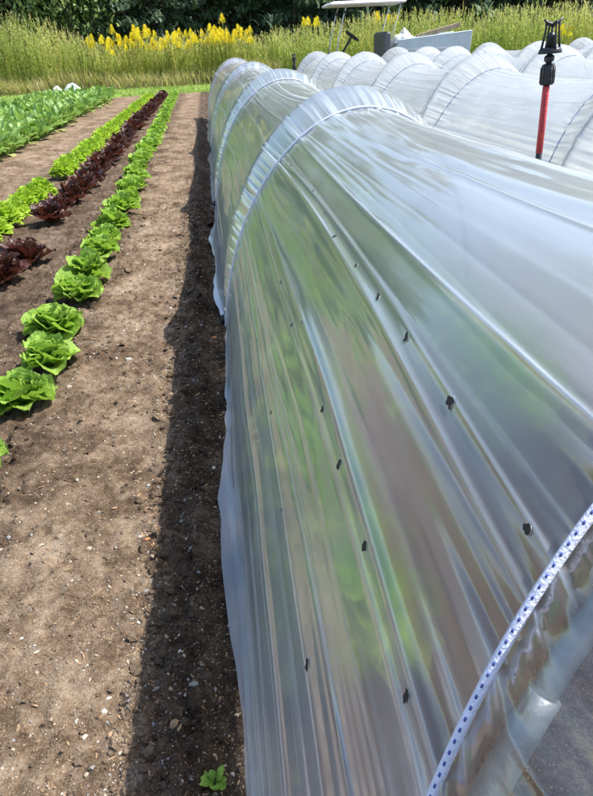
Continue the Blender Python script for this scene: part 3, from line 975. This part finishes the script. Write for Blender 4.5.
# ------------------------------------------------------------------ sprinkler risers
def riser(x, y, top, lean, label):
    base = gz(x, y)
    H = top - base
    t = empty('sprinkler_riser', (x, y, base), label, 'sprinkler', 'sprinkler risers between the tunnels')
    t.rotation_euler = lean
    zc = H - 0.248                       # where the black coupling starts
    m = MB(); m.tube([(0, 0, -0.1), (0, 0, zc + .02)], 0.0145, 16); m.build('pipe', M['black'], t)
    m = MB(); m.lathe([(0.0148, zc - .300), (0.0160, zc - .299), (0.0162, zc - .19), (0.0160, zc - .006), (0.0148, zc - .005)], 20); sl = m.build('red_sleeve', M['red_band'], t)
    # worn lettering up the sleeve, on the side that faces the camera: too faint to read
    m = MB(); rr = random.Random(2); z = zc - .288; dirc = math.atan2(-y, -x) + 0.25
    while z < zc - .05:
        if abs(z - (zc - .215)) > .012:
            for k in range(rr.choice([2, 2, 3])):
                a = dirc + (k - 1) * .30 + rr.uniform(-.05, .05)
                hh = rr.uniform(.004, .010)
                p = [(0.0166 * math.cos(a + e), 0.0166 * math.sin(a + e), z + f) for e, f in ((-.07, 0), (.07, 0), (.07, hh), (-.07, hh))]
                m.add(p, [(0, 1, 2, 3)])
        z += .0125
    m.build('lettering', M['red_ink'], sl, smooth=False)
    m = MB()
    m.lathe([(0.0165, zc), (0.028, zc), (0.031, zc + .006), (0.031, zc + .03), (0.029, zc + .034), (0.031, zc + .038), (0.031, zc + .075), (0.026, zc + .085), (0.015, zc + .088)], 24)
    for k in range(12):
        a = k * math.pi / 6
        m.tube([(0.031 * math.cos(a), 0.031 * math.sin(a), zc + .006), (0.031 * math.cos(a), 0.031 * math.sin(a), zc + .072)], 0.0028, 5)
    m.build('coupling', M['black'], t)
    m = MB(); m.lathe([(0.012, zc + .086), (0.013, zc + .092), (0.021, zc + .098), (0.0235, zc + .108), (0.021, zc + .119), (0.012, zc + .124), (0.012, zc + .130)], 20); m.build('swivel_neck', M['black'], t)
    zb = zc + .128
    m = MB(); m.lathe([(0.012, zb), (0.050, zb), (0.053, zb + .004), (0.048, zb + .018), (0.040, zb + .024), (0.020, zb + .022), (0.012, zb + .004)], 26); m.build('base_ring', M['black'], t)
    m = MB(); m.lathe([(0.014, zb + .018), (0.024, zb + .022), (0.022, zb + .062), (0.026, zb + .066), (0.016, zb + .078), (0.006, zb + .086), (0.005, zb + .115), (0.001, zb + .116)], 18); m.build('nozzle', M['black'], t)
    for k in range(4):
        a = dirc + math.pi / 2 + k * math.pi / 2 + .25
        ca, sa = math.cos(a), math.sin(a)
        m = MB(); m.tube([(.044 * ca, .044 * sa, zb + .015), (.037 * ca, .037 * sa, zb + .06), (.031 * ca, .031 * sa, zb + .10), (.032 * ca, .032 * sa, zb + .128)], [.006, .005, .0045, .005], 7)
        m.build('guard_arm', M['black'], t)
    m = MB(); ca, sa = math.cos(dirc + math.pi / 2 + .25), math.sin(dirc + math.pi / 2 + .25)
    m.tube([(-.042 * ca, -.042 * sa, zb + .136), (-.028 * ca, -.028 * sa, zb + .122), (-.012 * ca, -.012 * sa, zb + .117), (0, 0, zb + .110), (.012 * ca, .012 * sa, zb + .117), (.028 * ca, .028 * sa, zb + .124), (.044 * ca, .044 * sa, zb + .138)], [.005, .007, .008, .010, .008, .007, .005], 8)
    ca, sa = -sa, ca
    m.tube([(-.036 * ca, -.036 * sa, zb + .126), (0, 0, zb + .112), (.036 * ca, .036 * sa, zb + .126)], [.005, .008, .005], 8)
    m.build('deflector', M['black'], t)
    return t


riser(1.625, 2.97, 1.485, (-0.02, -0.035, 0.0), 'tall black sprinkler on a red sleeved riser standing before the milky tunnels')
riser(1.60, 12.45, 1.31, (0.0, 0.02, 0.0), 'tiny far black and red sprinkler riser beyond the clear tunnel hoop')

# ------------------------------------------------------------------ utility cart
CY = 18.6
cart = empty('utility_cart', (3.35, CY, gz(3.35, CY)), 'parked utility cart with white roof, green nose and pale cargo box behind the milky tunnels', 'utility cart')
def cp(name, m, mat, parent=cart, smooth=False):
    return m.build(name, mat, parent, smooth)
m = MB(); m.box((-.25, -.62, .28), (2.05, .62, .46), bev=.03); cp('chassis', m, M['cart_dark'])
m = MB(); m.box((-.32, -.60, .42), (.34, .60, .98), bev=.10); m.box((-.2, -.56, .95), (.38, .56, 1.13), bev=.07); cp('front_body', m, M['cart_green'])
m = MB(); m.box((-.02, -.66, 2.285), (1.98, .66, 2.345), bev=.028); m.box((.05, -.60, 2.343), (1.9, .60, 2.375), bev=.015); cp('roof', m, M['cart_white'])
for s in (-1, 1):
    m = MB(); m.tube([(.10, s * .58, 1.02), (.20, s * .58, 1.55), (.36, s * .57, 2.12), (.42, s * .57, 2.29)], .017, 8); cp('front_post', m, M['cart_metal'], smooth=True)
    m = MB(); m.tube([(1.62, s * .58, .95), (1.68, s * .58, 1.7), (1.86, s * .57, 2.29)], .016, 8); cp('rear_post', m, M['cart_metal'], smooth=True)
    m = MB(); m.box((.33, s * .57 - .035, 2.10), (.41, s * .57 + .035, 2.17), bev=.015); cp('post_clamp', m, M['cart_dark'])
    for x in (-.02, 1.55):
        w_ = MB(); w_.lathe([(.14, -.09), (.24, -.10), (.285, -.07), (.295, 0), (.285, .07), (.24, .10), (.14, .09)], 24)
        wo = w_.build('wheel', M['tyre'], cart); wo.location = (x, s * .60, .295); wo.rotation_euler = (math.pi / 2, 0, 0)
        h_ = MB(); h_.lathe([(.001, -.05), (.13, -.06), (.145, -.085), (.145, .085), (.13, .06), (.001, .05)], 18); h_.build('rim', M['cart_metal'], wo)
m = MB(); m.tube([(.22, -.30, 1.05), (.40, -.30, 1.28), (.62, -.30, 1.60)], .030, 8); sc = cp('steering_column', m, M['cart_dark'], smooth=True)
ax = np.array([.22, 0, .32]); ax /= np.linalg.norm(ax); e1 = np.array([-ax[2], 0, ax[0]]); e2 = np.array([0, 1.0, 0])
m = MB(); a = np.linspace(0, 2 * math.pi, 25); m.tube(np.array([.62, -.30, 1.60]) + .19 * (np.cos(a)[:, None] * e1 + np.sin(a)[:, None] * e2), .022, 8, cap=False)
for k in range(3):
    b = k * 2.094; m.tube([(.62, -.30, 1.60), np.array([.62, -.30, 1.60]) + .19 * (math.cos(b) * e1 + math.sin(b) * e2)], .012, 6)
m.build('steering_wheel', M['cart_dark'], sc)
m = MB(); m.box((1.0, -.58, .46), (1.55, .58, .86), bev=.04); cp('seat_base', m, M['cart_dark'])
m = MB(); m.box((.98, -.58, .86), (1.52, .58, 1.00), bev=.05); cp('seat', m, M['cart_grey'])
m = MB(); m.box((1.42, -.58, 1.0), (1.64, .58, 1.66), bev=.06); cp('backrest', m, M['cart_grey'])
bed = empty('cargo_box', (0, 0, 0), None, None); bed.parent = cart
bx0, bx1 = 1.76, 3.75
for (lo, hi) in (((bx0, -.70, .55), (bx1, -.66, 1.46)), ((bx0, .66, .55), (bx1, .70, 1.46)), ((bx0, -.66, .55), (bx0 + .04, .66, 1.40)), ((bx1 - .04, -.66, .55), (bx1, .66, 1.42)), ((bx0 + .04, -.66, .55), (bx1 - .04, .66, .60))):
    m = MB(); m.box(lo, hi, bev=.012)
    if lo[1] < -.69 or lo[1] > .65:
        for a in m.v:
            a[:, 2] += np.where(a[:, 2] > 1.2, (a[:, 0] - bx0) * .07, 0)
            a[:, 0] += np.where((a[:, 2] > 1.2) & (a[:, 0] > 3), .05, 0)
    m.build('side_panel', M['cart_blue'], bed, False)
m = MB()
for k, z in enumerate((.80, 1.20)):
    m.box((bx0 + .15, -.715, z), (bx1 - .15, -.70, z + .05))
m.build('rail', M['cart_metal'], bed, False)
m = MB(); m.box((2.55, .1, 1.46), (3.75, .24, 1.58)); bo = m.build('wooden_board', M['board'], None, False)
bo.location = (3.35, CY, gz(3.35, CY)); 
for a in bo.data.vertices:
    a.co.z += (a.co.x - 2.55) * .20 - .02
tag(bo, 'weathered wooden board sticking up out of the pale cargo box of the cart', 'board')
def heap(name, w, d, h, seed, label, loc):
    u = np.linspace(0, 2 * math.pi, 28); v = np.linspace(0, 1, 9)
    U, V = np.meshgrid(u, v)
    R = 1 - V ** 2 * .99
    k = 1 + .5 * vnoise(np.cos(U) * 2 + 5, np.sin(U) * 2 + V * 2, seed)
    P = np.stack([w * np.sqrt(1 - V) * k * np.cos(U), d * np.sqrt(1 - V) * k * np.sin(U), h * V * (1 + .8 * vnoise(np.cos(U) * 3 + V * 3, np.sin(U) * 3, seed + 1))], -1)
    P[:, -1] = P[:, 0]
    m = MB(); m.grid(P); o = m.build(name, M['cloth']); o.location = loc
    return tag(o, label, 'cloth')
heap('white_cloth', .30, .25, .28, 4, 'crumpled white cloth heaped on the front end of the cargo box', (3.35 + 2.05, CY - .25, gz(3.35, CY) + 1.36))
m = MB(); m.box((bx0 + .04, -.6, 1.30), (bx0 + .62, .6, 1.36)); m.build('cargo_shelf', M['cart_grey'], bed, False)

heap('row_cover', .26, .22, .30, 8, 'smaller crumpled white row cover at the far end of the leafy crop', (-5.60, 26.4, .16))
heap('row_cover', .42, .25, .34, 9, 'larger crumpled white row cover at the far end of the leafy crop', (-5.08, 26.6, .16))

# ------------------------------------------------------------------ grass and tall weeds
def blades(mb, x, y, z, h, w, az, bend, mi, r):
    """many thin blades at once: arrays -> 3-segment tapering strips"""
    n = len(x)
    ca, sa = np.cos(az), np.sin(az)
    V = np.zeros((n, 7, 3))
    for k, (f, wf) in enumerate(((0, 1.0), (.45, .85), (.8, .5))):
        cxp = x + ca * bend * h * f ** 2; cyp = y + sa * bend * h * f ** 2; cz = z + h * f * (1 - .25 * np.abs(bend) * f)
        V[:, 2 * k, 0] = cxp - sa * w * wf; V[:, 2 * k, 1] = cyp + ca * w * wf; V[:, 2 * k, 2] = cz
        V[:, 2 * k + 1, 0] = cxp + sa * w * wf; V[:, 2 * k + 1, 1] = cyp - ca * w * wf; V[:, 2 * k + 1, 2] = cz
    V[:, 6, 0] = x + ca * bend * h; V[:, 6, 1] = y + sa * bend * h; V[:, 6, 2] = z + h * (1 - .25 * np.abs(bend))
    base = (np.arange(n) * 7)[:, None]
    q = np.concatenate([base + np.array([0, 1, 3, 2]), base + np.array([2, 3, 5, 4])]).tolist()
    tr = (base + np.array([4, 5, 6])).tolist()
    off = mb.n
    mb.v.append(V.reshape(-1, 3)); mb.uv.append(np.tile(np.array([[0, 0], [1, 0], [0, .45], [1, .45], [0, .8], [1, .8], [.5, 1]]), (n, 1)))
    mb.f += [tuple(i + off for i in f) for f in q + tr]
    mi = np.asarray(mi)
    mb.mi += np.concatenate([mi, mi, mi]).tolist()
    mb.n += n * 7


r = np.random.default_rng(8)
mg = MB(); n = 15000
x = r.uniform(-11, 3.0, n); y = r.uniform(26.6, 33.5, n)
keep = vnoise(x * .8, y * .8, 2) > -.3
x, y = x[keep], y[keep]; n = len(x)
blades(mg, x, y, ground_z(x, y) - .01, r.uniform(.05, .15, n), r.uniform(.006, .014, n), r.uniform(0, 6.3, n), r.uniform(0, .9, n), np.where(r.random(n) < .12, 1, 0), r)
tag(mg.build('mown_grass', [M['mown'], M['straw']]), 'short bright green grass strip between the field and the tall weeds', 'grass', kind='stuff')

# dry grass along the foot of the weeds
dg = MB(); n = 9000
x = r.uniform(-13, 4.5, n); y = 32.6 + 1.3 * r.random(n) ** .7 + .5 * vnoise(x * .6, x * 0, 4)
hgt = np.clip(.75 + .5 * vnoise(x * .5, x * 0, 6) + r.normal(0, .15, n), .2, 1.3)
blades(dg, x, y, ground_z(x, y) - .02, hgt, r.uniform(.008, .018, n), r.uniform(0, 6.3, n), r.uniform(.1, .9, n), np.where(r.random(n) < .60, 0, np.where(r.random(n) < .5, 1, 2)), r)
tag(dg.build('dry_grass', [M['straw'], M['weed_a'], M['weed_b']]), 'tan dry grass leaning out along the foot of the tall weeds', 'dry grass', kind='stuff')


def weed_height(x):
    # tall reedy stand on the left, lower among the goldenrod, tall again on the right
    return 2.06 + 1.15 * (1 - sstep(-8.5, -4.2, x)) + .55 * sstep(2, 8, x) + .45 * vnoise(x * .45, x * 0, 9) + .3 * vnoise(x * 1.7, x * 0, 10)


def weeds(n, x0, x1, y0, y1, seed, leafmul=1.0):
    mb = MB(); r = np.random.default_rng(seed)
    x = r.uniform(x0, x1, n); y = y0 + (y1 - y0) * r.random(n) ** 1.25
    h = weed_height(x) * r.uniform(.62, 1.05, n)
    z = ground_z(x, y) - .03
    pat = vnoise(x * .55, y * .3, seed + 2)
    base_mi = np.where(pat + r.normal(0, .22, n) > .12, 0, np.where(pat + r.normal(0, .25, n) > -.28, 1, 2))
    base_mi = np.where((x > 2.5) & (base_mi == 0) & (r.random(n) < .4), 1, base_mi)
    az = r.uniform(0, 6.3, n); bend = r.uniform(.02, .22, n)
    blades(mb, x, y, z, h, r.uniform(.007, .012, n), az, bend, base_mi, r)
    K = 20
    for k in range(K):
        f = .12 + .86 * (k + r.random(n)) / K
        lx = x + np.cos(az) * bend * h * f ** 2; ly = y + np.sin(az) * bend * h * f ** 2; lz = z + h * f * (1 - .25 * bend * f)
        ln = r.uniform(.10, .26, n) * (1.15 - .5 * f)
        mi = np.where(r.random(n) < .15, np.minimum(base_mi + 1, 2), base_mi)
        mi = np.where((f < .3) & (r.random(n) < .35), 3, mi)
        blades(mb, lx, ly, lz, ln * leafmul, r.uniform(.010, .022, n), r.uniform(0, 6.3, n), r.uniform(.5, 1.6, n), mi, r)
    for k in range(7):          # feathery seed heads
        sel = r.random(n) < .55
        lx = (x + np.cos(az) * bend * h)[sel]; ly = (y + np.sin(az) * bend * h)[sel]; lz = (z + h * (1 - .25 * bend) - .04 * k)[sel]
        m_ = sel.sum()
        blades(mb, lx, ly, lz, r.uniform(.07, .16, m_), r.uniform(.008, .016, m_), r.uniform(0, 6.3, m_), r.uniform(.2, .9, m_), np.where(r.random(m_) < .6, 0, 3), r)
    return mb


mw = [M['weed_a'], M['weed_b'], M['weed_c'], M['straw']]
tag(weeds(2300, -14, 4, 33.4, 38.5, 31).build('tall_weeds', mw), 'stand of tall yellow green weeds and reed grass behind the mown grass strip', 'weeds', kind='stuff')
tag(weeds(2300, 3.5, 21, 30.5, 36.5, 32).build('tall_weeds', mw), 'stand of tall leafy weeds behind the milky tunnels and the cart', 'weeds', kind='stuff')

# goldenrod
def goldenrod(seed):
    r = np.random.default_rng(seed)
    st = MB()
    st.tube([(0, 0, -.02), (r.normal(0, .02), r.normal(0, .02), .6), (r.normal(0, .04), r.normal(0, .04), 1.0)], [.007, .006, .004], 5)
    n = 42; f = r.uniform(.1, .97, n)
    blades(st, f * 0, f * 0, f, r.uniform(.08, .15, n), r.uniform(.008, .015, n), r.uniform(0, 6.3, n), r.uniform(.4, 1.3, n), np.where(r.random(n) < .3, 1, 0), r)
    pl = MB()
    n = 190; f = r.random(n) ** .8; az = np.floor(r.uniform(0, 7, n)) * .9 + r.normal(0, .12, n); rad = .16 * (1.05 - f) ** .7 * r.uniform(.15, 1, n) + .008
    x, y, z = 1.5 * rad * np.cos(az), 1.5 * rad * np.sin(az), .93 + .11 * f - .22 * rad + r.normal(0, .006, n)
    blades(pl, x, y, z, r.uniform(.02, .045, n), r.uniform(.008, .014, n), az, r.uniform(.2, 1.2, n), np.zeros(n, int), r)
    return st.mesh('goldenrod_plant', [M['weed_b'], M['weed_a']]), pl.mesh('flower_plume', M['goldenrod'])


GR = [goldenrod(i) for i in range(5)]
r = np.random.default_rng(77)
spots = []
while len(spots) < 125:
    x = r.uniform(-5.6, 2.2)
    if r.random() < (.25 if x < -4.4 else 1.0):
        spots.append((x, r.uniform(33.2, 34.6), (2.02 + .26 * r.normal(0, .8) + .12 * vnoise(np.array([x * .9]), np.array([0.]), 5)[0]), 0))
for i in range(5):
    spots.append((r.normal(8.1, .35), r.uniform(31.0, 32), r.uniform(2.35, 2.6), 1))
for i in range(4):
    spots.append((r.normal(4.9, .25), r.uniform(31.0, 32), r.uniform(2.35, 2.6), 2))
for i in range(9):
    spots.append((r.normal(16.6, .5), r.uniform(30.2, 31), r.uniform(1.1, 1.5), 3))
gl = ['yellow goldenrod plant in the bright band of blooms at the far field edge', 'yellow goldenrod plant standing out of the weeds between the cart and the riser',
      'yellow goldenrod plant blooming just behind the white cart roof', 'low yellow goldenrod plant in the weeds beyond the red riser']
gg = ['goldenrods in the bright band', 'goldenrods between the cart and the riser', 'goldenrods behind the cart roof', 'low goldenrods beyond the red riser']
for i, (x, y, h, k) in enumerate(spots):
    a, b = GR[i % 5]
    o = link('goldenrod_plant', a); o.location = (x, y, gz(x, y) - .02)
    wd = 0.85 * random.uniform(.85, 1.2)
    o.scale = (wd, wd, h); o.rotation_euler = (random.uniform(-.16, .16), random.uniform(-.16, .16), random.uniform(0, 6.28))
    tag(o, gl[k], 'goldenrod', gg[k])
    c = link('flower_plume', b, o)
    c.scale = (1.0, 1.0, 1.0 if h > 1.7 else 1.1)

# ------------------------------------------------------------------ trees beyond
def tree_meshes(seed, conifer, H=12.0):
    r = np.random.default_rng(seed)
    tr = MB()
    zt = np.linspace(0, H * .93, 10)
    tr.tube(np.stack([np.cumsum(r.normal(0, .05, 10)), np.cumsum(r.normal(0, .05, 10)), zt - .2], -1), np.linspace(.19, .03, 10), 9)
    cr = MB()
    nb = 74 if conifer else 46
    allp = []
    for k in range(nb):
        f = (k + r.random()) / nb
        z = H * (.03 + .93 * f)
        a = k * 2.4 + r.normal(0, .3)
        ln = (2.9 * (1 - f) ** .8 + .25) * r.uniform(.65, 1.1) if conifer else (3.1 * math.sin(math.pi * (.16 + .8 * f)) ** .8) * r.uniform(.6, 1.1)
        dz = (-.18 if conifer else .42) * ln
        p = np.array([[0, 0, z], [ln * .5 * math.cos(a), ln * .5 * math.sin(a), z + dz * .4], [ln * math.cos(a), ln * math.sin(a), z + dz]])
        tr.tube(p, [.05 * (1 - f) + .015, .03 * (1 - f) + .01, .006], 5)
        m_ = int((52 if conifer else 74) * (.35 + ln / 3))
        g = r.random(m_) ** .7
        sp = .30 if conifer else .62
        c = p[0] + (p[2] - p[0]) * g[:, None]
        c = c + r.normal(0, 1, (m_, 3)) * np.array([sp, sp, sp * (.45 if conifer else .85)]) * (.4 + .6 * g[:, None])
        allp.append(c)
    c = np.concatenate(allp); c[:, 2] = np.maximum(c[:, 2], .15)
    n = len(c)
    if conifer:
        blades(cr, c[:, 0], c[:, 1], c[:, 2], r.uniform(.25, .5, n), r.uniform(.05, .10, n), r.uniform(0, 6.3, n), r.uniform(.7, 1.7, n), np.zeros(n, int), r)
    else:
        blades(cr, c[:, 0], c[:, 1], c[:, 2], r.uniform(.14, .28, n), r.uniform(.05, .09, n), r.uniform(0, 6.3, n), r.uniform(.5, 1.6, n), np.zeros(n, int), r)
    return tr.mesh('trunk', M['bark']), cr.mesh('crown', M['needle'] if conifer else M['tree_leaf'])


CON = [tree_meshes(i, True) for i in range(2)]
DEC = [tree_meshes(10 + i, False, 10.5) for i in range(2)]
r = random.Random(5)
trees = []
for x in np.arange(-15, 27, 2.1):
    trees.append((x + r.uniform(-.5, .5), 44 + r.uniform(-1, 1), (x < -5.5 and r.random() < .8)))
for x in np.arange(-18, 32, 2.3):
    trees.append((x + r.uniform(-.5, .5), 48 + r.uniform(-1, 1), r.random() < .3))
trees.append((-7.4, 42.4, True)); trees.append((-9.6, 42.6, True))
for i, (x, y, dec) in enumerate(trees):
    tm, cm = (DEC if dec else CON)[i % 2]
    t = empty('leafy_tree' if dec else 'conifer_tree', (x, y, gz(x, y)),
              'leafy mid green tree behind the tall weeds' if dec else 'dark conifer tree in the shaded wood edge behind the weeds', 'tree',
              'leafy trees behind the weeds' if dec else 'dark conifers behind the weeds', r.uniform(0, 6.28))
    s = r.uniform(.85, 1.2); t.scale = (s, s, s * r.uniform(.9, 1.15))
    link('trunk', tm, t); link('crown', cm, t)
ug = MB(); rr = np.random.default_rng(3); n = 22000
x = rr.uniform(-24, 38, n); y = rr.uniform(49, 56, n); z = 6.5 * rr.random(n) ** 1.3 * (.75 + .5 * vnoise(x * .3, x * 0, 3))
blades(ug, x, y, z, rr.uniform(.3, .7, n), rr.uniform(.10, .2, n), rr.uniform(0, 6.3, n), rr.uniform(.5, 1.6, n), np.where(rr.random(n) < .25, 1, 0), rr)
tag(ug.build('far_wood', [M['needle'], M['tree_leaf']]), 'dark far wood that closes the view behind the first trees', 'wood', kind='stuff')

# ------------------------------------------------------------------ light
SUN_EL, SUN_AZ = math.radians(56.0), math.radians(3.0)      # azimuth from +X towards +Y
sd = Vector((math.cos(SUN_EL) * math.cos(SUN_AZ), math.cos(SUN_EL) * math.sin(SUN_AZ), math.sin(SUN_EL)))
ld = bpy.data.lights.new('sun', 'SUN')
ld.energy = 4.4; ld.angle = math.radians(0.53); ld.color = (1.0, 0.955, 0.89)
sun = bpy.data.objects.new('sun', ld); COL.objects.link(sun)
sun.rotation_euler = sd.to_track_quat('Z', 'Y').to_euler()
sun.location = (10, 0, 20)
wd = bpy.data.worlds.new('World'); scene.world = wd; wd.use_nodes = True
nt = wd.node_tree
for n_ in list(nt.nodes): nt.nodes.remove(n_)
sky = nt.nodes.new('ShaderNodeTexSky'); sky.sky_type = 'NISHITA'; sky.sun_disc = False
sky.sun_elevation = SUN_EL
sky.sun_rotation = math.pi / 2 - SUN_AZ          # 0 = +Y, turning towards +X
sky.air_density = 1.0; sky.dust_density = 1.5; sky.ozone_density = 1.0
bg = nt.nodes.new('ShaderNodeBackground'); bg.inputs['Strength'].default_value = 0.15
ow = nt.nodes.new('ShaderNodeOutputWorld')
nt.links.new(sky.outputs[0], bg.inputs[0]); nt.links.new(bg.outputs[0], ow.inputs[0])

vs = scene.view_settings
vs.view_transform = 'Standard'; vs.look = 'None'; vs.exposure = 0.85; vs.gamma = 1.0; vs.use_curve_mapping = False
scene.render.engine = 'CYCLES'
cy = scene.cycles
cy.use_denoising = True
cy.max_bounces = 12; cy.transparent_max_bounces = 24; cy.transmission_bounces = 8; cy.diffuse_bounces = 6; cy.glossy_bounces = 4
cy.caustics_reflective = False; cy.caustics_refractive = True
cy.sample_clamp_indirect = 6.0
